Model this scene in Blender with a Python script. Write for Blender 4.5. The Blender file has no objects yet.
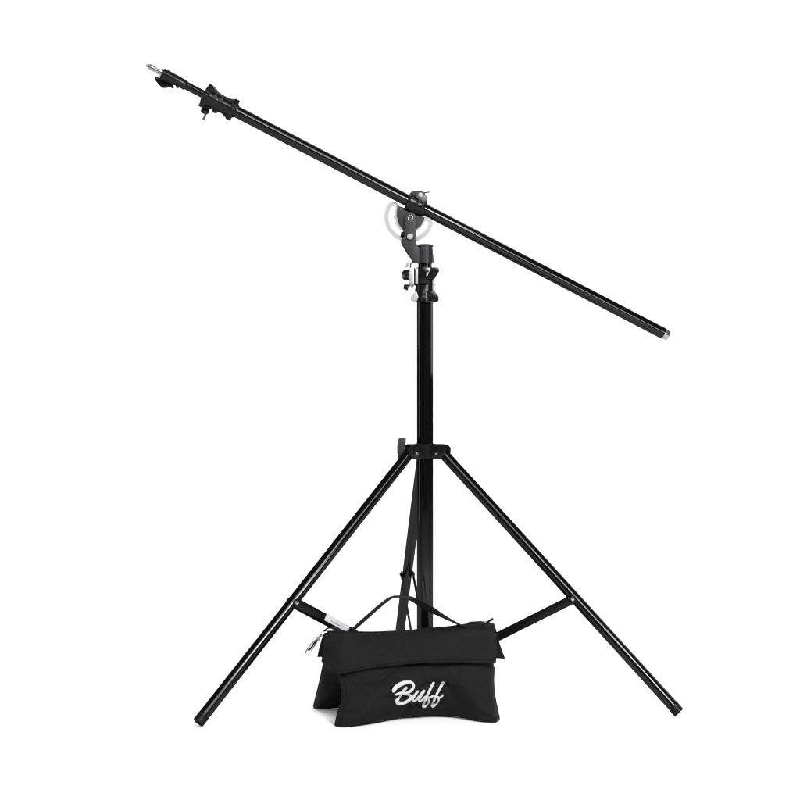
import bpy, bmesh, math
from mathutils import Vector, Matrix, noise
from mathutils.bvhtree import BVHTree

S = bpy.context.scene
R = math.radians
PI = math.pi
K = 0.0022            # metres per unit; a unit is one photo pixel at the distance of the column
D = 1650.0            # camera to column, in units
H = 296.7             # camera height, in units

# ------------------------------------------------------------------ camera
cam = bpy.data.cameras.new("camera")
cam.lens = 36.0 * D / 800.0
cam.sensor_width = 36.0
cam.clip_end = 100
cam_ob = bpy.data.objects.new("camera", cam)
cam_ob.location = (0, -D * K, H * K)
cam_ob.rotation_euler = (R(90), 0, 0)
S.collection.objects.link(cam_ob)
S.camera = cam_ob

# ------------------------------------------------------------------ world, lamps, exposure
w = bpy.data.worlds.new("World")
S.world = w
w.use_nodes = True
w.node_tree.nodes["Background"].inputs[0].default_value = (0.9, 0.95, 1, 1)
w.node_tree.nodes["Background"].inputs[1].default_value = 0.05
S.view_settings.view_transform = 'Standard'
S.view_settings.look = 'None'
S.view_settings.exposure = 0
S.view_settings.gamma = 1


def area(name, loc, target, sx, sy, radiance, col=(1, 1, 1), spread=180):
    l = bpy.data.lights.new(name, 'AREA')
    l.shape = 'RECTANGLE'
    l.size, l.size_y = sx, sy
    l.energy = radiance * PI * sx * sy
    l.color = col
    l.spread = R(spread)
    o = bpy.data.objects.new(name, l)
    o.location = loc
    o.rotation_euler = (Vector(target) - Vector(loc)).to_track_quat('-Z', 'Y').to_euler()
    S.collection.objects.link(o)
    return o


# added unseen lamps that burn floor and backdrop to an even white
area("overhead_fill", (0, 2.3, 4.7), (0, 0.9, 0), 5.4, 2.4, 6.0)
area("front_overhead_fill", (0.0, -4.4, 3.7), (0, -0.3, 0), 4.4, 1.6, 8.5)  # added to wash out floor shadows and lift the bag's front
area("backdrop_fill", (-4.3, 1.2, 2.2), (0.5, 5.5, 1.3), 0.9, 2.6, 16.0, spread=120)  # added pair out of frame, keeps the backdrop white
area("backdrop_fill", (4.3, 1.2, 2.2), (-0.5, 5.5, 1.3), 0.9, 2.6, 16.0, spread=120)


def strip_chain(pts, width, radiances, target=(0, 0, 0.8)):
    """added strip lamps end to end along pts, shaped to mirror as tube highlights"""
    t = Vector(target)
    for p, q, L in zip(pts, pts[1:], radiances):
        p, q = Vector(p), Vector(q)
        c = (p + q) / 2
        o = area("highlight_strip", c, target, (q - p).length, width, L)  # added for the line highlight it draws along a tube
        x = (q - p).normalized()
        z = (c - t)
        z = (z - x * z.dot(x)).normalized()
        o.rotation_euler = Matrix((x, z.cross(x), z)).transposed().to_euler()


strip_chain([(0.259, -2.681, 2.121), (0.712, -2.688, 1.926), (1.048, -2.642, 1.76), (1.365, -2.554, 1.584), (1.658, -2.427, 1.402), (1.995, -2.211, 1.163)],
            0.2, (62, 60, 56, 52, 48))
strip_chain([(1.537, -2.046, 2.366), (1.385, -2.278, 2.175), (1.253, -2.443, 2.009), (1.108, -2.592, 1.827), (0.95, -2.722, 1.63), (0.727, -2.857, 1.354)],
            0.15, (50, 50, 48, 44, 42))
strip_chain([(0.358, -2.166, 2.845), (0.599, -2.306, 2.623), (0.783, -2.393, 2.43), (0.962, -2.461, 2.22), (1.135, -2.508, 1.993), (1.345, -2.534, 1.678)],
            0.13, (8, 9, 13, 22, 36))
area("side_softbox", (2.75, 1.15, 1.45), (0.05, 0, 1.0), 2.4, 1.4, 6.5)
area("side_strip", (-2.7, -0.25, 1.0), (0.0, 0, 0.5), 0.4, 1.7, 9.0)
area("front_strip", (1.55, -2.9, 1.4), (0.05, 0, 0.9), 0.5, 1.7, 2.2)


# ------------------------------------------------------------------ helpers
def U(px, py, d=0.0):
    """real place of a point seen at photo pixel (px, py), d units behind the column"""
    s = 1 + d / D
    return Vector(((px - 400) * s * K, d * K, (H - (py - 400) * s) * K))


def P(x, y, z):
    return Vector((x * K, y * K, z * K))


def wloc(o):
    v = Vector((0, 0, 0))
    while o is not None:
        v += o.location
        o = o.parent
    return v


def obj(name, bm, mat, parent=None, label=None, sharp=35, smooth=True, normals=True):
    if normals:
        bmesh.ops.recalc_face_normals(bm, faces=bm.faces)
    lo = Vector([min(v.co[i] for v in bm.verts) for i in range(3)])
    hi = Vector([max(v.co[i] for v in bm.verts) for i in range(3)])
    c = (lo + hi) / 2
    for v in bm.verts:
        v.co -= c
    me = bpy.data.meshes.new(name)
    bm.to_mesh(me)
    bm.free()
    me.materials.append(mat)
    if smooth:
        for p in me.polygons:
            p.use_smooth = True
        me.set_sharp_from_angle(angle=R(sharp))
    o = bpy.data.objects.new(name, me)
    o.location = c - (wloc(parent) if parent else Vector((0, 0, 0)))
    if parent:
        o.parent = parent
    if label:
        o["label"] = label
    S.collection.objects.link(o)
    return o


def frame(axis):
    a = axis.normalized()
    t = Vector((0, 1, 0)) if abs(a.y) < 0.9 else Vector((1, 0, 0))
    e = (t - a * t.dot(a)).normalized()
    return a, e, a.cross(e)


def lathe(bm, p0, axis, prof, seg=40):
    """prof: list of (distance along axis, radius), in units"""
    a, e, f = frame(axis)
    rings = []
    for t, r in prof:
        c = p0 + a * (t * K)
        if r <= 1e-6:
            rings.append([bm.verts.new(c)])
        else:
            rings.append([bm.verts.new(c + (e * math.cos(2 * PI * i / seg) + f * math.sin(2 * PI * i / seg)) * (r * K)) for i in range(seg)])
    for A, B in zip(rings, rings[1:]):
        if len(A) == 1 and len(B) == 1:
            continue
        for i in range(seg):
            j = (i + 1) % seg
            if len(A) == 1:
                bm.faces.new((A[0], B[j], B[i]))
            elif len(B) == 1:
                bm.faces.new((A[i], A[j], B[0]))
            else:
                bm.faces.new((A[i], A[j], B[j], B[i]))
    return bm


def tube(bm, p0, p1, r0, r1=None, b=0.6, seg=40):
    r1 = r0 if r1 is None else r1
    L = (p1 - p0).length / K
    b = min(b, L * 0.3, min(r0, r1) * 0.5)
    q = b * 0.3
    e = min(0.4, L * 0.05)
    return lathe(bm, p0, p1 - p0, [(0, 0), (0, r0 - b), (q, r0 - q), (b, r0), (b + e, r0), (b + 2 * e, r0), (L - b - 2 * e, r1), (L - b - e, r1), (L - b, r1), (L - q, r1 - q), (L, r1 - b), (L, 0)], seg)


def hollow(bm, p0, axis, L, ro, ri, b=0.5, seg=40):
    a, e, f = frame(axis)
    prof = [(0, ri), (0, ro - b), (b, ro), (L - b, ro), (L, ro - b), (L, ri), (0, ri)]
    return lathe(bm, p0, axis, prof, seg)


def bevel(bm, amount, seg=2, angle=30, faces=None):
    es = [e for e in bm.edges if e.is_manifold and e.calc_face_angle(0) > R(angle)]
    bmesh.ops.bevel(bm, geom=es, offset=amount * K, segments=seg, affect='EDGES', profile=0.6, clamp_overlap=True)


def extrude_poly(pts, vec, b=0.5):
    """solid between pts (Vectors) and pts + vec"""
    bm = bmesh.new()
    A = [bm.verts.new(p) for p in pts]
    B = [bm.verts.new(p + vec) for p in pts]
    bm.faces.new(A)
    bm.faces.new(list(reversed(B)))
    n = len(A)
    for i in range(n):
        j = (i + 1) % n
        bm.faces.new((A[i], B[i], B[j], A[j]))
    bmesh.ops.recalc_face_normals(bm, faces=bm.faces)
    if b:
        bevel(bm, b)
    return bm


def prism(pts, d0, d1, b=0.5):
    dm = (d0 + d1) / 2
    Q = []
    for x, y in pts:
        v = U(x, y, dm)
        v.y = d0 * K
        Q.append(v)
    return extrude_poly(Q, Vector((0, (d1 - d0) * K, 0)), b)


def box(c, ax, half, b=0.5):
    x, y, z = [a.normalized() * (h * K) for a, h in zip(ax, half)]
    return extrude_poly([c - x - y - z, c + x - y - z, c + x + y - z, c - x + y - z], z * 2, b)


def merge(dst, *srcs):
    for s in srcs:
        me = bpy.data.meshes.new("tmp")
        s.to_mesh(me)
        s.free()
        dst.from_mesh(me)
        bpy.data.meshes.remove(me)
    return dst


def smooth_path(pts, n=6):
    """Catmull-Rom through tuples of any length"""
    out = []
    m = len(pts)
    for i in range(m - 1):
        p0, p1, p2, p3 = pts[max(i - 1, 0)], pts[i], pts[i + 1], pts[min(i + 2, m - 1)]
        for k in range(n):
            t = k / n
            out.append(tuple(0.5 * (2 * b + (c - a) * t + (2 * a - 5 * b + 4 * c - d) * t * t + (3 * b - a - 3 * c + d) * t ** 3)
                             for a, b, c, d in zip(p0, p1, p2, p3)))
    out.append(tuple(pts[-1]))
    return out


def sweep(bm, pts, radii, seg=10):
    """round cord through Vectors"""
    rings = []
    prev = None
    for i, p in enumerate(pts):
        t = (pts[min(i + 1, len(pts) - 1)] - pts[max(i - 1, 0)]).normalized()
        e = prev if prev is not None else (Vector((0, 1, 0)) if abs(t.y) < 0.9 else Vector((1, 0, 0)))
        e = (e - t * e.dot(t)).normalized()
        prev = e
        f = t.cross(e)
        r = radii[i] if isinstance(radii, (list, tuple)) else radii
        rings.append([bm.verts.new(p + (e * math.cos(2 * PI * k / seg) + f * math.sin(2 * PI * k / seg)) * (r * K)) for k in range(seg)])
    for A, B in zip(rings, rings[1:]):
        for k in range(seg):
            bm.faces.new((A[k], A[(k + 1) % seg], B[(k + 1) % seg], B[k]))
    bm.faces.new(list(reversed(rings[0])))
    bm.faces.new(rings[-1])
    return bm


# ------------------------------------------------------------------ materials
def mat(name, col, rough=0.5, metal=0.0, spec=0.5, bump=0.0, bscale=300.0, var=0.0, rvar=0.0, vscale=40.0, sheen=0.0):
    m = bpy.data.materials.new(name)
    m.use_nodes = True
    nt = m.node_tree
    b = nt.nodes["Principled BSDF"]
    b.inputs["Base Color"].default_value = (*col, 1)
    b.inputs["Roughness"].default_value = rough
    b.inputs["Metallic"].default_value = metal
    b.inputs["Specular IOR Level"].default_value = spec
    if sheen:
        b.inputs["Sheen Weight"].default_value = sheen
        b.inputs["Sheen Roughness"].default_value = 0.5
    tc = nt.nodes.new("ShaderNodeTexCoord")
    if var or rvar:
        n = nt.nodes.new("ShaderNodeTexNoise")
        n.inputs["Scale"].default_value = vscale
        n.inputs["Detail"].default_value = 5
        nt.links.new(tc.outputs["Object"], n.inputs["Vector"])
        if var:
            mr = nt.nodes.new("ShaderNodeMix")
            mr.data_type = 'RGBA'
            mr.inputs[6].default_value = (*[c * (1 - var) for c in col], 1)
            mr.inputs[7].default_value = (*[min(1, c * (1 + var)) for c in col], 1)
            nt.links.new(n.outputs["Fac"], mr.inputs[0])
            nt.links.new(mr.outputs[2], b.inputs["Base Color"])
        if rvar:
            mp = nt.nodes.new("ShaderNodeMapRange")
            mp.inputs[3].default_value = max(0.02, rough - rvar)
            mp.inputs[4].default_value = rough + rvar
            nt.links.new(n.outputs["Fac"], mp.inputs[0])
            nt.links.new(mp.outputs[0], b.inputs["Roughness"])
    if bump:
        n2 = nt.nodes.new("ShaderNodeTexNoise")
        n2.inputs["Scale"].default_value = bscale
        n2.inputs["Detail"].default_value = 3
        nt.links.new(tc.outputs["Object"], n2.inputs["Vector"])
        bp = nt.nodes.new("ShaderNodeBump")
        bp.inputs["Strength"].default_value = bump
        bp.inputs["Distance"].default_value = 0.001
        nt.links.new(n2.outputs["Fac"], bp.inputs["Height"])
        nt.links.new(bp.outputs["Normal"], b.inputs["Normal"])
    return m


M_floor = mat("white_studio_paper", (0.86, 0.86, 0.86), 0.9, spec=0.1, var=0.01, vscale=3)
M_chrome = mat("chrome", (0.26, 0.26, 0.26), 0.16, metal=0.9, rvar=0.06)
M_alu = mat("bright_aluminium", (0.235, 0.235, 0.23), 0.4, metal=0.15, bump=0.05, bscale=500)
M_label = mat("white_sticker", (0.46, 0.465, 0.47), 0.45)
M_ink = mat("grey_print", (0.2, 0.2, 0.21), 0.5)
M_thread = mat("white_embroidery", (0.38, 0.38, 0.38), 0.7, bump=0.4, bscale=1500)


def coated(name, col, gloss, rough, bump=0.0, bscale=500.0, rvar=0.0, var=0.0):
    """dark matt base under a thin even sheen of reflection"""
    m = mat(name, col, 1.0, spec=0.0, bump=bump, bscale=bscale, var=var, vscale=400.0)
    nt = m.node_tree
    b = nt.nodes["Principled BSDF"]
    out = nt.nodes["Material Output"]
    gl = nt.nodes.new("ShaderNodeBsdfGlossy")
    gl.inputs["Color"].default_value = (1, 1, 1, 1)
    gl.inputs["Roughness"].default_value = rough
    if bump:
        nt.links.new(nt.nodes["Bump"].outputs["Normal"], gl.inputs["Normal"])
    if rvar:
        tc = nt.nodes.new("ShaderNodeTexCoord")
        n = nt.nodes.new("ShaderNodeTexNoise")
        n.inputs["Scale"].default_value = 30
        n.inputs["Detail"].default_value = 4
        mp = nt.nodes.new("ShaderNodeMapRange")
        mp.inputs[3].default_value = max(0.02, rough - rvar)
        mp.inputs[4].default_value = rough + rvar
        nt.links.new(tc.outputs["Object"], n.inputs["Vector"])
        nt.links.new(n.outputs["Fac"], mp.inputs[0])
        nt.links.new(mp.outputs[0], gl.inputs["Roughness"])
    mx = nt.nodes.new("ShaderNodeMixShader")
    mx.inputs[0].default_value = gloss
    nt.links.new(b.outputs[0], mx.inputs[1])
    nt.links.new(gl.outputs[0], mx.inputs[2])
    nt.links.new(mx.outputs[0], out.inputs[0])
    return m


M_tube = coated("black_anodised_tube", (0.002, 0.002, 0.0021), 0.017, 0.05, rvar=0.02)
M_plastic = coated("black_plastic", (0.005, 0.005, 0.0053), 0.011, 0.2, bump=0.05)
M_rubber = coated("black_rubber", (0.004, 0.004, 0.004), 0.008, 0.4, bump=0.1, bscale=700)
M_brace = coated("black_painted_steel", (0.0035, 0.0035, 0.0035), 0.01, 0.3, bump=0.1)
M_cast = coated("dark_grey_cast_metal", (0.018, 0.018, 0.019), 0.012, 0.35, bump=0.5, bscale=900, var=0.3)


def fabric(name, col, rough=0.75):
    m = mat(name, col, rough, spec=0.08, var=0.18, vscale=30)
    nt = m.node_tree
    b = nt.nodes["Principled BSDF"]
    tc = nt.nodes.new("ShaderNodeTexCoord")
    hs = []
    for ax in ('X', 'Z'):
        wv = nt.nodes.new("ShaderNodeTexWave")
        wv.bands_direction = ax
        wv.inputs["Scale"].default_value = 260
        wv.inputs["Distortion"].default_value = 0.6
        nt.links.new(tc.outputs["Object"], wv.inputs["Vector"])
        hs.append(wv)
    ad = nt.nodes.new("ShaderNodeMath")
    nt.links.new(hs[0].outputs["Fac"], ad.inputs[0])
    nt.links.new(hs[1].outputs["Fac"], ad.inputs[1])
    n = nt.nodes.new("ShaderNodeTexNoise")
    n.inputs["Scale"].default_value = 22
    n.inputs["Detail"].default_value = 6
    n.inputs["Distortion"].default_value = 1.2
    nt.links.new(tc.outputs["Object"], n.inputs["Vector"])
    b1 = nt.nodes.new("ShaderNodeBump")
    b1.inputs["Strength"].default_value = 0.25
    b1.inputs["Distance"].default_value = 0.0006
    nt.links.new(ad.outputs[0], b1.inputs["Height"])
    b2 = nt.nodes.new("ShaderNodeBump")
    b2.inputs["Strength"].default_value = 0.6
    b2.inputs["Distance"].default_value = 0.006
    nt.links.new(n.outputs["Fac"], b2.inputs["Height"])
    nt.links.new(b1.outputs["Normal"], b2.inputs["Normal"])
    nt.links.new(b2.outputs["Normal"], b.inputs["Normal"])
    return m


M_fab = fabric("black_nylon", (0.0062, 0.0062, 0.0064))
M_web = fabric("black_webbing", (0.006, 0.006, 0.006), 0.6)

# ------------------------------------------------------------------ the setting: white floor and backdrop sweep
bm = bmesh.new()
X = 7.0
g = [bm.verts.new((x, y, 0)) for y in (-6.0, 4.4) for x in (-X, X)]
bm.faces.new((g[0], g[1], g[3], g[2]))
o = obj("floor", bm, M_floor, smooth=False)
o["kind"] = "structure"
o["label"] = "plain white studio floor"
bm = bmesh.new()
prof = [(4.4 + 1.1 * math.sin(a), 1.1 - 1.1 * math.cos(a)) for a in [R(90) * i / 16 for i in range(17)]] + [(5.5, 4.2)]
rows = [[bm.verts.new((x, y, z)) for x in (-X, X)] for y, z in prof]
for A, B in zip(rows, rows[1:]):
    bm.faces.new((A[0], A[1], B[1], B[0]))
o = obj("backdrop", bm, M_floor)
o["kind"] = "structure"
o["label"] = "plain white studio backdrop"

# ------------------------------------------------------------------ THE STAND
stand = bpy.data.objects.new("boom_stand", None)
stand.location = P(25, 0, 0)
stand["label"] = "tall black telescopic boom light stand with tripod legs and tilted boom pole"
stand["category"] = "light stand"
S.collection.objects.link(stand)
AX = 25.0                                    # column axis, units right of the camera axis
Z = Vector((0, 0, 1))
Xv = Vector((1, 0, 0))
Yv = Vector((0, 1, 0))


def zc(y):                                   # height, in units, of a photo row at the column
    return H - (y - 400)


def col_at(y):
    return P(AX, 0, zc(y))


# column -------------------------------------------------------------------
col = obj("column", tube(bmesh.new(), P(AX, 0, 13), col_at(300), 8.3, b=0.5, seg=64), M_tube, stand)
obj("end_plug", lathe(bmesh.new(), P(AX, 0, 10), Z, [(0, 0), (0, 7.6), (0.8, 8.4), (4, 8.6), (5, 8.4), (5, 0)]), M_rubber, col)
obj("riser_tube", tube(bmesh.new(), col_at(290), col_at(258), 6.9, b=0.3, seg=56), M_tube, stand)

# tripod -------------------------------------------------------------------
ZT, RT, RF, ZF = zc(452), 18.5, 258.5, 3.7
dirs = []
a0 = math.atan2(-153.0, -208.4)
for k in range(3):
    a = a0 + k * 2 * PI / 3
    dirs.append(Vector((math.cos(a), math.sin(a), 0)))
# dirs: front left, front right, back

spread = bmesh.new()
hollow(spread, col_at(459), Z, 15.5, 11.2, 8.35, 0.7, 56)
obj("spreader_collar", spread, M_plastic, stand)
low = bmesh.new()
hollow(low, P(AX, 0, 25), Z, 13, 11.0, 8.35, 0.7, 56)
obj("lower_collar", low, M_plastic, stand)

for k, dv in enumerate(dirs):
    side = Z.cross(dv)
    base = P(AX, 0, 0)
    top = base + dv * (RT * K) + Z * (ZT * K)
    foot = base + dv * (RF * K) + Z * (ZF * K)
    la = (foot - top).normalized()
    L = (foot - top).length
    leg = obj("leg", tube(bmesh.new(), top + la * (0.5 * K), foot - la * (5 * K), 5.45, seg=48), M_tube, stand)
    obj("foot_cap", tube(bmesh.new(), foot - la * (9 * K), foot, 5.65, 5.5, b=0.9, seg=40), M_rubber, leg)
    # clevis plates at the upper collar
    cl = bmesh.new()
    nrm = la.cross(side).normalized()
    for s in (-1, 1):
        c0 = base + dv * (10 * K) + Z * ((ZT + 7.5) * K) + side * (s * 6.6 * K)
        pts = [c0 - dv * (2.5 * K), c0 + dv * (12 * K), c0 + dv * (15 * K) - Z * (3 * K), c0 + dv * (15 * K) - Z * (8 * K),
               c0 + dv * (10 * K) - Z * (14.5 * K), c0 + dv * (2 * K) - Z * (14.8 * K), c0 - dv * (2.5 * K) - Z * (14.8 * K)]
        merge(cl, extrude_poly([p - side * (0.9 * K) for p in pts], side * (1.8 * K), 0.45))
    bt = box(base + dv * (14 * K) + Z * ((ZT + 7.6) * K), (dv, side, Z), (5.0, 5.6, 0.7), 0.3)
    merge(cl, bt)
    cle = obj("clevis", cl, M_plastic, stand)
    pv = top + dv * (0 * K)
    pivot = base + dv * (17.5 * K) + Z * (ZT * K)
    for s in (-1, 1):
        obj("bolt", lathe(bmesh.new(), pivot - dv * (2.5 * K) - Z * (1.0 * K) + side * (s * 7.4 * K), side * s, [(0, 0), (0, 1.5), (0.5, 1.5), (0.9, 1.1), (1.0, 0.0)], 20), M_chrome, cle)
    # brace of two flat bars from the lower collar to the leg
    t = 0.575
    out = top + (foot - top) * t
    out = out - nrm * 0
    inn = base + dv * (14.0 * K) + Z * (31 * K)
    br = bmesh.new()
    ba = (out - inn).normalized()
    up = side.cross(ba).normalized()
    if up.z < 0:
        up = -up
    for s in (-1, 1):
        c = (out + inn) / 2 + side * (s * 6.5 * K)
        hl = (out - inn).length / 2 / K
        pts = []
        for i in range(9):
            an = R(-90 + 22.5 * i)
            pts.append(c + ba * ((hl - 1) * K) + ba * (math.cos(an) * 4.3 * K) + up * (math.sin(an) * 4.3 * K))
        for i in range(9):
            an = R(90 + 22.5 * i)
            pts.append(c - ba * ((hl - 1) * K) + ba * (math.cos(an) * 4.3 * K) + up * (math.sin(an) * 4.3 * K))
        merge(br, extrude_poly([p - side * (0.6 * K) for p in pts], side * (1.2 * K), 0.3))
    brace = obj("brace", br, M_brace, stand)
    for s in (-1, 1):
        obj("bolt", lathe(bmesh.new(), out + side * (s * 7.0 * K), side * s, [(0, 0), (0, 2.0), (0.8, 2.0), (1.4, 1.4), (1.5, 0)], 20), M_chrome if k < 2 else M_plastic, brace)
    lug = bmesh.new()
    for s in (-1, 1):
        merge(lug, box(base + dv * (13.2 * K) + Z * (31 * K) + side * (s * 4.6 * K), (dv, side, Z), (4.5, 1.1, 5.0), 0.5))
    obj("lug", lug, M_plastic, stand)
    if k == 0:
        # white sticker on the outer face of the near bar
        s = 1 if side.y < 0 else -1
        fs = side * (s * 7.15 * K)
        c0 = out + fs
        L0, L1 = 36.0, 66.0
        q = lambda l, h, e=0: c0 - ba * (l * K) + up * (h * K) + side * (s * e * K)
        stk = obj("sticker", extrude_poly([q(L0, -2.2), q(L0, 4.0), q(L1, 4.0), q(L1, -2.2)], side * (s * 0.25 * K), 0), M_label, brace, "white sticker wrapped on the brace", smooth=False)
        obj("printed_line", extrude_poly([q(L0 + 7, -0.5, .3), q(L0 + 7, 0.35, .3), q(L0 + 19, 0.35, .3), q(L0 + 19, -0.5, .3)], side * (s * 0.1 * K), 0), M_ink, stk, smooth=False)

# lock tab standing up at the left of the upper collar
tab = prism([(397.0, 446), (397.8, 440.4), (399.0, 438), (401, 437.4), (406.2, 437.6), (406, 442.2), (405.2, 444.2), (405, 449),
             (402, 456), (398.6, 459), (397, 453)], -11, -1, 0.8)
obj("lock_tab", tab, M_cast, stand)

# upper lock collar of the column -----------------------------------------
lk = bmesh.new()
lathe(lk, col_at(302), Z, [(0, 8.35), (0, 11.6), (0.8, 12.4), (4.5, 12.4), (6.5, 11.4), (11, 10.2), (16.3, 9.8), (16.4, 8.35)], 64)
obj("lock_collar", lk, M_plastic, stand)
lk = bmesh.new()
lathe(lk, col_at(284.2), Z, [(0, 7.0), (0, 9.6), (0.5, 9.9), (14, 9.9), (16.5, 9.2), (16.6, 7.0)], 64)
upper = obj("lock_collar", lk, M_plastic, stand)
obj("ring", hollow(bmesh.new(), col_at(285.5), Z, 1.5, 10.8, 8.3, 0.3, 64), M_plastic, stand)
obj("trim_plate", prism([(415.4, 268.5), (417.9, 268.5), (417.9, 284), (415.4, 284)], -10.2, -4, 0.3), M_alu, upper)
obj("trim_plate", prism([(432.4, 279), (434.9, 279), (434.9, 291), (432.4, 291)], -7.5, -2, 0.3), M_alu, stand)
# right wing levers
obj("lever", prism([(427, 279), (430.2, 268.4), (431.5, 267.4), (437.6, 267.4), (439.6, 269), (439.2, 271.5), (435.2, 278), (433.5, 279.3)], -13, -6, 1.0), M_plastic, stand)
obj("lever", prism([(427, 291), (434.6, 291), (436.5, 293.5), (438.8, 297), (438.8, 300.6), (437.6, 301.6), (427.2, 301.6)], -14.5, -6, 1.0), M_plastic, stand)
for pts in ([(426.6, 268.2), (429.8, 267.8), (429.6, 271), (427, 277), (426.2, 277)], [(426, 292.5), (430, 299), (429, 301.3), (426.4, 301.3)]):
    tp = obj("clamp_plate", prism(pts, -14, -9, 0.3), M_alu, stand)
obj("bolt", lathe(bmesh.new(), U(427.9, 271.2, -14), -Yv, [(0, 0), (0, 1.1), (.5, 1.1), (.7, .7), (.7, 0)], 18), M_plastic, stand)
obj("bolt", lathe(bmesh.new(), U(427.6, 298.4, -14), -Yv, [(0, 0), (0, 1.1), (.5, 1.1), (.7, .7), (.7, 0)], 18), M_plastic, stand)
obj("lever", prism([(410.4, 299), (411, 296.5), (414, 292.5), (416.5, 291.5), (418.4, 297), (416.8, 301.4), (411.5, 301.4)], -11, -3, 0.8), M_alu, stand)
# left handle block
obj("clamp_plate", prism([(409, 268.8), (413.2, 268.8), (413.2, 287), (411, 287.6), (409, 286)], -6, 4, 0.4), M_alu, stand)
obj("clamp_plate", prism([(413.8, 268.2), (415.2, 268.2), (415.2, 285), (413.8, 285)], -7, 5, 0.2), M_plastic, stand)
obj("release_lever", prism([(409.4, 268), (410, 263), (411, 262), (412, 262.4), (410.9, 268)], -4, 1, 0.4), M_cast, stand)
obj("release_lever", prism([(404, 267.5), (406.4, 263.2), (409, 261.8), (409.4, 263), (408, 267.5)], 1, 4, 0.4), M_alu, stand)
knob = obj("knob", lathe(bmesh.new(), U(408.9, 275, -1), -Xv, [(0, 0), (0, 5.4), (0.5, 5.9), (3, 5.9), (4.6, 5.4), (6.0, 4.2), (7, 2.4), (7.4, 0)], 32), M_plastic, stand)
obj("bolt", lathe(bmesh.new(), U(403.6, 275, -6.4), Vector((-.35, -1, 0)), [(0, 0), (0, 1.5), (.8, 1.2), (1, 0)], 18), M_chrome, knob)
obj("knob", lathe(bmesh.new(), U(408.6, 287.6, -1), Vector((-1, 0, 0.18)), [(0, 0), (0, 3.0), (0.6, 3.2), (4.6, 2.5), (5.3, 1.6), (5.3, 0)], 24), M_plastic, stand)
rg = bmesh.new()
sweep(rg, [U(411.8 + 1.8 * math.cos(2 * PI * i / 20), 285.4 + 1.8 * math.sin(2 * PI * i / 20), -7) for i in range(21)], 0.55, 8)
obj("ring", rg, M_chrome, stand)

# swivel head --------------------------------------------------------------
cap = bmesh.new()
lathe(cap, col_at(263.6), Z, [(0, 5), (0, 7.4), (0.7, 8.0), (16.8, 8.0), (17.0, 8.5), (18.6, 8.5), (19.1, 8.0), (19.1, 0)], 48)
capo = obj("head_socket", cap, M_cast, stand)
for ang in (-150, -118, -86, -54):
    a = R(ang)
    n = Vector((math.cos(a), math.sin(a), 0))
    obj("rib", box(P(AX, 0, zc(254.5)) + n * (8.2 * K), (n, Z.cross(n), Z), (0.5, 0.55, 7.4), 0.2), M_cast, capo)
obj("trim_plate", prism([(432.0, 247.4), (433.8, 247.4), (433.8, 263.4), (432.0, 263.4)], -5, 0, 0.2), M_chrome, capo)
arm_out = [(404.9, 219)] + [(410.4 + 5.6 * math.cos(R(a)), 217.8 + 5.6 * math.sin(R(a))) for a in range(190, 351, 20)] + \
          [(416, 219), (416.2, 236), (417, 245), (419.4, 248), (419.4, 263.4), (413.9, 263.4), (408.5, 253.5), (402.6, 243.6), (402.4, 238.5), (404.4, 236)]
br = obj("tilt_bracket", prism(arm_out, -8.4, -4.4, 0.6), M_cast, stand)
obj("shaded_back_plate", prism([(x - (1.7 if x < 412 else 0), y) for x, y in arm_out], 4.4, 8.4, 0.6), M_plastic, br)  # back plate and web black: shade of the bracket's side put into colour
obj("bracket_web", prism([(402, 243.2), (416.6, 246), (418.6, 262.8), (412.8, 262.8), (407.6, 253)], -4.6, 4.6, 0.3), M_plastic, br)
rg = bmesh.new()
sweep(rg, [U(410.4 + 2.35 * math.cos(2 * PI * i / 28), 217.9 + 2.35 * math.sin(2 * PI * i / 28), -8.7) for i in range(29)], 0.62, 10)
obj("pivot_ring", rg, M_chrome, br)
obj("pivot_pin", lathe(bmesh.new(), U(410.4, 217.9, 9.4), -Yv, [(0, 0), (0, 1.6), (17, 1.6), (17.6, 1.2), (17.6, 0)], 24), M_plastic, br)
obj("bolt", lathe(bmesh.new(), U(410, 236.5, -8.3), -Yv, [(0, 0), (0, 2.9), (1.4, 2.9), (1.9, 2.4), (1.95, 0.8), (1.6, 0.5), (1.6, 0)], 32), M_alu, br)
obj("washer", lathe(bmesh.new(), U(410, 236.5, -8.2), -Yv, [(0, 0), (0, 3.9), (0.5, 3.9), (0.6, 3.6), (0.6, 0)], 32), M_plastic, br)
obj("bolt_shank", tube(bmesh.new(), U(410, 236.5, 11), U(410, 236.5, -8), 1.7, b=.3, seg=24), M_plastic, br)
obj("knob", lathe(bmesh.new(), U(403.6, 234.6, -2), Vector((-1, -.2, 0)), [(0, 0), (0, 2.4), (0.5, 2.9), (2.0, 2.9), (2.7, 2.2), (2.7, 0)], 20), M_plastic, br)

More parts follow.
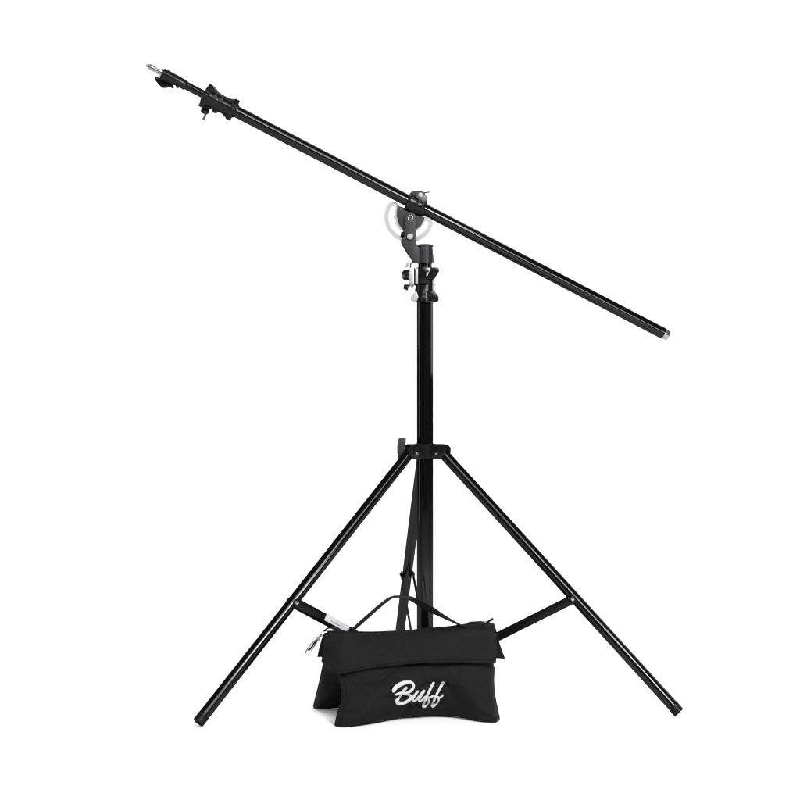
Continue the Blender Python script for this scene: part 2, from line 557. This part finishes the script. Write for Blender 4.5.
# slotted tilt scale: a race-track shaped plate
CX, CY, RC = 409.2, 217.2, 18.0
def track(off, n=40, c=10):
    a_s, a_e = R(207.5), R(27.5 - 6)      # image angles (y down), sweeping through straight down
    pts = []
    for i in range(n + 1):
        a = a_s + (a_e - a_s) * i / n
        pts.append((CX + (RC + off) * math.cos(a), CY + (RC + off) * math.sin(a)))
    ce = (CX + RC * math.cos(a_e), CY + RC * math.sin(a_e))
    for i in range(1, c):
        a = a_e - PI * i / c
        pts.append((ce[0] + off * math.cos(a), ce[1] + off * math.sin(a)))
    for i in range(n + 1):
        a = a_e + (a_s - a_e) * i / n
        pts.append((CX + (RC - off) * math.cos(a), CY + (RC - off) * math.sin(a)))
    cs = (CX + RC * math.cos(a_s), CY + RC * math.sin(a_s))
    for i in range(1, c):
        a = a_s + PI - PI * i / c
        pts.append((cs[0] + off * math.cos(a), cs[1] + off * math.sin(a)))
    return pts
bm = bmesh.new()
loops = []
for off, d in ((6.6, -1.5), (7.0, -1.1), (7.0, 1.1), (6.6, 1.5), (2.9, 1.5), (2.5, 1.1), (2.5, -1.1), (2.9, -1.5)):
    loops.append([bm.verts.new(U(x, y, 0) + Yv * (d * K)) for x, y in track(off)])
for A, B in zip(loops, loops[1:] + loops[:1]):
    n = len(A)
    for i in range(n):
        bm.faces.new((A[i], A[(i + 1) % n], B[(i + 1) % n], B[i]))
obj("tilt_scale", bm, M_alu, stand, "bright slotted half-round tilt plate")
obj("hinge_plate", prism([(397.6, 206.4), (402, 207), (412, 211), (424.6, 217.6), (424, 220.6), (420.4, 226.4), (416, 229.6), (409.5, 231.2), (403.4, 229.6), (399.2, 224.4), (397, 216)], -3.6, 3.6, 0.6), M_cast, stand)

# boom ---------------------------------------------------------------------
BA = U(300, 144.7, -19)
BB = U(662.8, 333.2, 36)
bu = (BB - BA).normalized()


def bx(x):                                    # point on the boom axis at photo column x
    lo, hi = -0.5, 1.5
    for _ in range(50):
        m = (lo + hi) / 2
        p = BA + (BB - BA) * m
        px = 400 + p.x / K / (1 + p.y / K / D)
        if px < x:
            lo = m
        else:
            hi = m
    return BA + (BB - BA) * lo


bn = Yv.cross(bu).normalized()               # across the boom, in the picture plane
if bn.z < 0:
    bn = -bn
by = bu.cross(bn)
if by.y < 0:
    by = -by                                  # away from the camera
boom = obj("boom_tube", tube(bmesh.new(), bx(231), bx(663.4), 5.95, 5.95, b=0.3, seg=56), M_tube, stand)
cp = bmesh.new()
lathe(cp, bx(663.4), bu, [(0, 0), (0, 5.75), (1.2, 5.75), (1.4, 5.55), (4.6, 5.55), (5.7, 5.2), (6.2, 4.4), (6.4, 0)], 48)
obj("end_cap", cp, M_chrome, boom, "shiny silver end cap")
ext = obj("extension_tube", tube(bmesh.new(), bx(178), bx(216), 4.15, b=0.3, seg=48), M_tube, stand)

# boom clamp on the column head
obj("boom_clamp", merge(prism([(410.4, 192.6), (415, 191.6), (421, 191), (425, 194.3), (427.8, 200), (426.6, 204.6), (425.2, 207), (424.2, 216.4),
                               (416.5, 214.2), (411.2, 212.6), (404.6, 206.4), (405.2, 204), (407, 201)], -9.5, 8.5, 2.2)), M_plastic, stand)
c = bx(416.5)
cb = bmesh.new()
hollow(cb, bx(408.2), bu, 16.5, 9.6, 5.9, 0.9, 48)
clampo = obj("clamp_sleeve", cb, M_plastic, stand)
for x, y in ((411.6, 200), (417.4, 203.2), (422.6, 206)):
    obj("rib", tube(bmesh.new(), U(x + 2.0, y - 3.6, -10.4), U(x - 1.6, y + 3.4, -10.9), 1.3, 1.3, b=0.5, seg=16), M_plastic, clampo)
obj("bolt", lathe(bmesh.new(), U(420.6, 194.9, -9.4), -Yv, [(0, 0), (0, 2.4), (0.9, 2.4), (1.5, 1.8), (1.6, 0)], 28), M_alu, stand)
lv = bmesh.new()
sweep(lv, [U(420.5, 194.4, -5), U(424, 192.9, -6), U(427, 192.3, -7), U(429.4, 192.1, -8)], [1.2, .8, .65, .8], 10)
obj("clamp_lever", lv, M_plastic, stand)

# lock collar near the tip of the boom
bc = bmesh.new()
p0 = bx(203.2)
lathe(bc, p0, bu, [(0, 4.3), (0, 7.6), (1, 8.6), (6, 9.0), (11, 8.6), (17, 7.6), (24, 7.4), (31, 7.2), (36, 7.0), (36.5, 6.4), (36.5, 5.0)], 48)
lc = obj("lock_collar", bc, M_plastic, stand)


def star(p, t, R_out, R_in, lobes, rot, thick, lean=0.0):
    pts = []
    n = 48
    for i in range(n):
        a = 2 * PI * i / n
        m = max(0.0, math.cos(lobes * (a - rot) / 1.0) * 0.5 + 0.5) ** 1.5
        r = R_in + (R_out - R_in) * m
        pts.append(p + bu * (t * K) + bn * (math.cos(a) * r * K) + by * (math.sin(a) * r * K))
    return extrude_poly(pts, bu * (thick * K), 0.8)


obj("flange", star(p0, 0.6, 12.6, 8.2, 4, 0, 5.0), M_plastic, lc)
obj("flange", star(p0, 29.5, 11.4, 7.4, 4, 0, 5.4), M_plastic, lc)
for s in (1, -1):
    # fins that run from the flanges to the waist
    f = lambda t, h: p0 + bu * (t * K) + bn * (s * h * K) - by * (1.8 * K)
    obj("fin", extrude_poly([f(4, 6), f(5, 11.9), f(8, 11.4), f(13, 9.2), f(19, 8.4), f(25, 8.6), f(30, 10.6), f(33, 10.8), f(33, 6)], by * (3.6 * K), 0.7), M_plastic, lc)
for t, h in ((11.5, 2.2), (18.0, 2.0)):
    obj("boss", lathe(bmesh.new(), p0 + bu * (t * K) + bn * (h * K) - by * (6.4 * K), -by, [(0, 0), (0, 2.4), (2.0, 2.4), (2.7, 1.8), (2.8, 0)], 24), M_cast, lc)
obj("knob", lathe(bmesh.new(), U(205.4, 109, -24), Vector((-.15, -.2, -1)), [(0, 0), (0, 3.6), (0.6, 4.3), (3.4, 4.3), (4.2, 3.6), (4.2, 0)], 24), M_plastic, lc)
obj("knob", lathe(bmesh.new(), U(215.6, 108, -24), Vector((-.1, -.2, -1)), [(0, 0), (0, 3.0), (4.0, 3.0), (4.8, 2.4), (4.8, 0)], 24), M_plastic, lc)
lv = bmesh.new()
sweep(lv, [U(206.4, 110.5, -26), U(205.6, 114.5, -27), U(204.2, 118, -28), U(203.2, 119.9, -28)], [1.5, 1.2, 1.2, 1.5], 10)
obj("clamp_lever", lv, M_plastic, lc)

# head and spigot at the tip
hd = bmesh.new()
q = bx(162.2)
lathe(hd, q, bu, [(0, 0), (0, 4.9), (0.7, 5.5), (14, 5.3), (25.2, 4.9), (26.0, 4.4), (26, 3.9)], 48)
head = obj("tip_socket", hd, M_plastic, stand)
sp = bmesh.new()
lathe(sp, bx(146.2), bu, [(0, 0), (0, 1.5), (0.5, 1.9), (2.6, 2.0), (2.9, 2.8), (3.5, 3.1), (9.4, 3.1), (9.8, 2.4), (11.8, 2.4), (12.2, 3.1), (14.8, 3.1), (15.0, 4.6), (16.4, 4.9), (18.4, 4.9), (18.4, 0)], 36)
obj("spigot", sp, M_chrome, head, "shiny silver spigot pin")
obj("wing_knob", prism([(155.4, 78.6), (156.6, 76.6), (159, 78), (162.5, 79.5), (168, 82), (173.2, 84.6), (173.6, 86.8), (172.4, 88.2), (168.4, 86.4), (166, 87.4), (162.4, 87.6), (159.4, 85.4), (156.2, 82)], -34, -24, 1.3), M_plastic, head)
obj("knob_stem", tube(bmesh.new(), U(166.4, 76, -29), U(164.2, 84, -29), 4.0, b=.6, seg=20), M_plastic, head)
obj("knob_stem", tube(bmesh.new(), U(172.5, 80, -29), U(171, 86, -29), 2.4, b=.4, seg=20), M_plastic, head)
obj("stud", lathe(bmesh.new(), U(176.8, 83, -30), Vector((.25, -.3, -1)), [(0, 0), (0, 1.6), (5, 1.6), (5.6, 1.0), (5.6, 0)], 20), M_plastic, head)
rg = bmesh.new()
sweep(rg, [U(183.4 + 1.5 * math.cos(2 * PI * i / 20), 87.3 + 2.0 * math.sin(2 * PI * i / 20), -32) for i in range(21)], 0.7, 8)
obj("ring", rg, M_chrome, head)
obj("stud", lathe(bmesh.new(), U(179.6, 85, -33), Vector((-.1, -.4, -1)), [(0, 0), (0, 1.1), (2.6, 1.1), (3, .7), (3, 0)], 16), M_chrome, head)

# ------------------------------------------------------------------ THE SANDBAG
bag = bpy.data.objects.new("sandbag", None)
bag.location = U(410, 715, -115)
bag.location.z = 0
bag["label"] = "black nylon sandbag with white script lettering resting in front of the light stand"
bag["category"] = "sandbag"
S.collection.objects.link(bag)
E1 = Vector((0.986, 0.167, 0))
E2 = Vector((-0.167, 0.986, 0))


def along(poly, n):
    """n+1 points evenly spaced along a smoothed polyline of tuples"""
    p = smooth_path(poly, 8)
    L = [0.0]
    for a, b in zip(p, p[1:]):
        L.append(L[-1] + math.dist(a[:2], b[:2]))
    out = []
    j = 0
    for i in range(n + 1):
        t = L[-1] * i / n
        while j < len(p) - 2 and L[j + 1] < t:
            j += 1
        f = (t - L[j]) / max(1e-9, L[j + 1] - L[j])
        out.append(tuple(a + (b - a) * f for a, b in zip(p[j], p[j + 1])))
    return out


def pillow(top, bottom, left, right, dtop, dbot, slope, thick, seed, nu=72, nv=48):
    T, B, Lf, Rt = along(top, nu), along(bottom, nu), along(left, nv), along(right, nv)
    bm = bmesh.new()
    front, back = [], []
    for j in range(nv + 1):
        v = j / nv
        fr, bk = [], []
        for i in range(nu + 1):
            u = i / nu
            x, y = [(1 - v) * T[i][k] + v * B[i][k] + (1 - u) * Lf[j][k] + u * Rt[j][k]
                    - ((1 - u) * (1 - v) * T[0][k] + u * (1 - v) * T[-1][k] + (1 - u) * v * B[0][k] + u * v * B[-1][k]) for k in (0, 1)]
            d = dtop + (dbot - dtop) * v + slope * u
            dg = D * H / (B[i][1] - 400) - D - 1.0          # where the bottom seam meets the floor
            d += (dg - (dbot + slope * u)) * v * v
            c = U(x, y, d)
            c.z = max(c.z, 0.8 * K)
            ed = (max(0.0, math.sin(PI * u)) ** 0.5) * (max(0.0, math.sin(PI * (v ** 1.25))) ** 0.6)
            n1 = noise.noise(Vector((x * 0.028 + seed, y * 0.04, 3.1)))
            n2 = noise.noise(Vector((x * 0.075, y * 0.06 + seed, 7.7)))
            # creases that run out of the pinched corners
            cr = 0.0
            for cu, cv in ((0, 1), (1, 1), (0, 0.25)):
                du, dvv = (u - cu) * 1.7, v - cv
                rr = math.hypot(du, dvv)
                an = math.atan2(dvv, du + 1e-6)
                cr += math.exp(-rr * rr * 7) * math.sin(an * 9 + seed + cu * 2)
            bow = 0.0
            t = thick * ed * (1 + 0.22 * n1 + 0.08 * n2) + ed * (4.6 * cr + 2.6 * n1 - 4.2 * max(0.0, 1 - 5.5 * abs(noise.noise(Vector((x * 0.022 + y * 0.012 + seed, y * 0.03 - x * 0.008, 1.7))))) ** 1.5)
            fr.append((c, t))
            bk.append((c, thick * ed * 0.8))
        front.append(fr)
        back.append(bk)
    border = {}
    VF, VB = {}, {}
    for j in range(nv + 1):
        for i in range(nu + 1):
            c, t = front[j][i]
            if i in (0, nu) or j in (0, nv):
                VF[i, j] = VB[i, j] = bm.verts.new(c)
            else:
                p = c - E2 * (t * K)
                p.z = max(p.z - 0.12 * t * K * (j / nv), 0.6 * K)
                VF[i, j] = bm.verts.new(p)
                VB[i, j] = bm.verts.new(c + E2 * (back[j][i][1] * K))
    for j in range(nv):
        for i in range(nu):
            bm.faces.new((VF[i, j], VF[i, j + 1], VF[i + 1, j + 1], VF[i + 1, j]))
            q = (VB[i, j], VB[i + 1, j], VB[i + 1, j + 1], VB[i, j + 1])
            bm.faces.new(q)
    edge = [VF[0, j].co.copy() for j in range(nv // 3, nv + 1)] + [VF[i, nv].co.copy() for i in range(1, nu + 1)] + [VF[nu, j].co.copy() for j in range(nv - 1, nv // 3, -1)]
    return bm, edge


SL = 25.0
fb, fedge = pillow([(331, 645), (370, 644), (410, 642), (450, 640), (491, 638)],
                   [(335.2, 725.6), (338, 727.2), (350, 727), (366, 724.6), (382, 721.6), (405, 717.4), (430, 716), (448, 716), (458, 716.8), (470, 720), (482, 722), (495.4, 722.6), (499.4, 719.6)],
                   [(331, 645), (335, 662), (339, 676), (342.6, 690), (342, 700), (338, 712), (335.2, 725.6)],
                   [(491, 638), (493.4, 655), (494, 668), (493.6, 682), (495, 697), (497.6, 710), (499.4, 719.6)],
                   -121, -153, SL, 21, 1.3)
bvh = BVHTree.FromBMesh(fb)
pouch = obj("front_pouch", fb, M_fab, bag, sharp=80)
pp = bmesh.new()
sweep(pp, [p + Z * (0.2 * K) for p in fedge], 0.75, 8)
obj("piping", pp, M_web, pouch)
kb, kedge = pillow([(327, 640), (370, 640), (410, 638), (450, 636), (486, 634)],
                   [(313.6, 706.6), (316.4, 709.6), (330, 709), (350, 706.4), (400, 700), (440, 698), (488, 700)],
                   [(327, 640), (324.6, 657), (320, 680), (313.6, 706.6)],
                   [(486, 634), (487, 660), (488, 680), (488, 700)],
                   -108, -68, SL, 17, 5.2)
bpouch = obj("back_pouch", kb, M_fab, bag, sharp=80)
pp = bmesh.new()
sweep(pp, [p + Z * (0.2 * K) for p in kedge], 0.75, 8)
obj("piping", pp, M_web, bpouch)

# saddle flap over both pouches
NU, NV = 64, 12
ridge = along([(325, 630.6), (335, 630.4), (350, 630.8), (370, 631.2), (400, 630.2), (430, 627.6), (455, 625), (467, 623.2), (480, 622.4), (489, 622.2), (494.4, 623.4)], NU)
fhem = along([(321, 661), (327, 668.5), (337, 673), (352, 671.2), (365, 668.6), (400, 664.2), (430, 662.2), (460, 661.8), (484, 662.6), (496, 662.6)], NU)
bhem = along([(317.4, 656.6), (360, 656), (410, 655), (460, 656), (505.6, 658.6)], NU)
bm = bmesh.new()
rows_ = []
for j in range(-NV, NV + 1):
    row = []
    v = abs(j) / NV
    for i in range(NU + 1):
        u = i / NU
        rp = U(*ridge[i], -109 + SL * u)
        hp = U(*fhem[i], -147 + SL * u + 36 * math.exp(-(u / 0.075) ** 2)) if j < 0 else U(*bhem[i], -76 + SL * u)
        p = rp.lerp(hp, v)
        sgn = -1 if j < 0 else 1
        bulge = math.sin(PI * min(1, v * 0.9)) * 5 + math.sin(PI * min(1, v)) * 3.0 * noise.noise(Vector((u * 6, v * 2, j * 0.01 + 4)))
        if j != 0:
            p = p + E2 * (sgn * bulge * K) 
            p.z += math.sin(PI * v) * 0.8 * K
        p += E2 * (1.5 * noise.noise(Vector((u * 9 + v * 2, v * 2.5, sgn * 2.0))) * K)
        row.append(p)
    rows_.append(row)
vs = [[bm.verts.new(p) for p in r] for r in rows_]
for A, B in zip(vs, vs[1:]):
    for i in range(NU):
        bm.faces.new((A[i], A[i + 1], B[i + 1], B[i]))
bmesh.ops.recalc_face_normals(bm, faces=bm.faces)
bmesh.ops.solidify(bm, geom=list(bm.faces), thickness=1.1 * K)
hem = [rows_[1][i] - E2 * (0.5 * K) for i in range(1, NU)]
flap = obj("saddle_flap", bm, M_fab, bag, sharp=70)

pp = bmesh.new()
sweep(pp, hem, 0.45, 6)
obj("hem_seam", pp, M_web, flap)

# carrying strap: flat webbing, slightly twisted
path = [(349, 633, -101, 3.6), (357, 626, -100, 3.8), (368, 616.2, -96, 3.8), (379, 606.6, -92, 3.8), (388, 599.6, -89, 3.4), (393, 597.2, -88, 3.0), (398, 596.6, -87, 2.8),
        (405, 596.8, -86, 3.4), (411, 598.6, -86, 4.8), (420, 603.2, -86, 6.4), (430, 608.8, -86, 6.6), (441, 615, -87, 4.6), (451, 620.4, -89, 3.0), (461, 625.4, -90, 2.2), (469, 630, -89, 2.2)]
sp_ = smooth_path(path, 5)
bm = bmesh.new()
rows_ = []
for i, (x, y, d, wv) in enumerate(sp_):
    p = U(x, y, d)
    a, b = sp_[max(0, i - 1)], sp_[min(len(sp_) - 1, i + 1)]
    t = (U(*b[:3]) - U(*a[:3])).normalized()
    n = Yv.cross(t).normalized()
    if n.z < 0:
        n = -n
    th = math.asin(min(0.95, wv / 10.5))
    wd = n * math.sin(th) + t.cross(n).normalized() * math.cos(th)
    nn = t.cross(wd).normalized()
    hw, ht = 5.0 * K, 0.55 * K
    rows_.append([bm.verts.new(p + wd * sx * hw + nn * sz * ht) for sx, sz in ((-1, -1), (-1, 1), (1, 1), (1, -1))])
for A, B in zip(rows_, rows_[1:]):
    for k in range(4):
        bm.faces.new((A[k], A[(k + 1) % 4], B[(k + 1) % 4], B[k]))
bm.faces.new(rows_[0]); bm.faces.new(rows_[-1][::-1])
obj("carrying_strap", bm, M_web, bag, sharp=50)
# zipper ends on the ridge: a raised welt, the cord loop and clasp on the left, a small tab on the right
bm = bmesh.new()
sweep(bm, [U(466, 624.4, -103), U(470, 622.8, -103), U(480, 622.2, -100), U(487, 622.6, -99), U(489, 623.4, -99)], [.8, 1.3, 1.3, 1.2, .7], 10)
obj("zip_welt", bm, M_web, bag)
bm = bmesh.new()
sweep(bm, [U(482, 624.5, -104), U(487, 622.2, -107), U(492, 619.4, -108), U(493.6, 618.9, -108)], [0.9, 1.0, 1.3, 1.3], 10)
obj("zip_pull", bm, M_web, bag)
bm = bmesh.new()
sweep(bm, [U(484.6, 622.4, -110), U(486.8, 620.8, -110)], 0.8, 8)
obj("zip_slider", bm, M_chrome, bag)
bm = bmesh.new()
sweep(bm, [Vector(p) for p in [U(*t) for t in smooth_path([(345, 631.5, -112), (339, 629.4, -113), (333, 628.2, -114), (328, 628.2, -114), (325, 630.2, -115), (322, 633, -116), (320.4, 635, -117)], 5)]], 0.8, 10)
cord = obj("cord_loop", bm, M_web, bag)
clasp = bpy.data.objects
ca = U(321.6, 634.2, -118)
cb_ = U(306.8, 652.6, -122)
cax = (cb_ - ca)
CL = cax.length / K
bm = bmesh.new()
lathe(bm, ca, cax, [(0, 0), (0, 1.2), (.6, 1.7), (2.0, 1.7), (2.4, 1.0), (3.6, 1.0), (4.0, 2.0), (6.4, 2.1), (7.0, 1.3), (7.2, 0)], 20)
hook = obj("snap_hook", bm, M_chrome, bag, "silver snap hook on a cord")
ca_n = cax.normalized()
cs = Yv.cross(ca_n).normalized()
bm = bmesh.new()
pts = []
for i in range(41):
    a = 2 * PI * i / 40
    pts.append(ca + ca_n * ((14.6 + 8.2 * math.cos(a)) * K) + cs * (1.75 * math.sin(a) * K))
sweep(bm, pts, 0.85, 8)
obj("hook_loop", bm, M_chrome, hook)
bm = bmesh.new()
sweep(bm, [ca + ca_n * (8 * K) + cs * (.3 * K), ca + ca_n * (15 * K) - cs * (.2 * K), ca + ca_n * (19.5 * K)], 0.75, 8)
obj("hook_gate", bm, M_plastic, hook)
bm = bmesh.new()
sweep(bm, [U(318.2, 633.6, -120), U(322.4, 633, -119), U(326.2, 632.2, -118)], [0.7, 0.9, .7], 8)
obj("hook_ring", bm, M_chrome, hook)

# script lettering, embroidered on the front pouch
strokes = [
    [(72, 198, 38), (92, 165, 44), (140, 125, 46), (200, 96, 46), (260, 84, 38), (308, 88, 34), (336, 115, 33), (333, 160, 33), (300, 198, 34), (255, 222, 32), (212, 236, 24)],
    [(108, 246, 26), (160, 228, 28), (215, 222, 26)],
    [(242, 158, 30), (200, 205, 30), (160, 260, 32), (124, 318, 36), (114, 345, 40), (150, 364, 42), (200, 359, 40), (258, 335, 36), (298, 300, 33), (298, 265, 31), (262, 242, 29), (214, 232, 26)],
    [(396, 204, 28), (362, 248, 30), (330, 300, 30), (335, 335, 28), (368, 322, 25), (420, 265, 24), (476, 200, 28)],
    [(480, 197, 30), (445, 250, 30), (414, 302, 30), (418, 333, 28), (452, 318, 24), (492, 278, 22)],
    [(606, 92, 30), (575, 150, 30), (538, 222, 30), (503, 298, 30), (472, 368, 30), (468, 404, 30), (496, 402, 28), (530, 366, 26), (545, 325, 26), (532, 288, 24), (496, 278, 22)],
    [(540, 290, 24), (575, 278, 22), (612, 262, 22), (650, 268, 24)],
    [(736, 84, 30), (700, 148, 32), (660, 218, 30), (625, 290, 30), (594, 364, 30), (592, 402, 30), (626, 386, 28), (662, 342, 27), (675, 305, 26), (660, 280, 24), (620, 272, 22)],
    [(655, 286, 22), (698, 286, 22), (728, 256, 22)],
]
co = cam_ob.location.copy()
bm = bmesh.new()
for st in strokes:
    P3, W3 = [], []
    for x, y, wd in smooth_path(st, 6):
        tgt = U(388 + x / 13.333, 676 + y / 13.333, -150)
        hit = bvh.ray_cast(co, (tgt - co).normalized())[0]
        P3.append(hit if hit else tgt)
        W3.append(wd / 13.333 / 2 * 1.12)
    seg = 12
    rings = []
    n = len(P3)
    def add(p, t, r):
        wdir = Yv.cross(t).normalized()
        return [bm.verts.new(p + wdir * (math.cos(2 * PI * k / seg) * r * K) - E2 * ((0.15 + math.sin(2 * PI * k / seg) * 0.55) * K)) for k in range(seg)]
    for i in range(n):
        t = (P3[min(i + 1, n - 1)] - P3[max(i - 1, 0)]).normalized()
        if i == 0:
            for q_ in (0.95, 0.7, 0.3):
                rings.append(add(P3[0] - t * (W3[0] * q_ * 0.9 * K), t, W3[0] * math.sqrt(1 - q_ * q_)))
        rings.append(add(P3[i], t, W3[i]))
        if i == n - 1:
            for q_ in (0.3, 0.7, 0.95):
                rings.append(add(P3[-1] + t * (W3[-1] * q_ * 0.9 * K), t, W3[-1] * math.sqrt(1 - q_ * q_)))
    for A, B in zip(rings, rings[1:]):
        for k in range(seg):
            bm.faces.new((A[k], A[(k + 1) % seg], B[(k + 1) % seg], B[k]))
    bm.faces.new(rings[0]); bm.faces.new(rings[-1][::-1])
obj("script_lettering", bm, M_thread, pouch, "white embroidered script lettering", sharp=80)
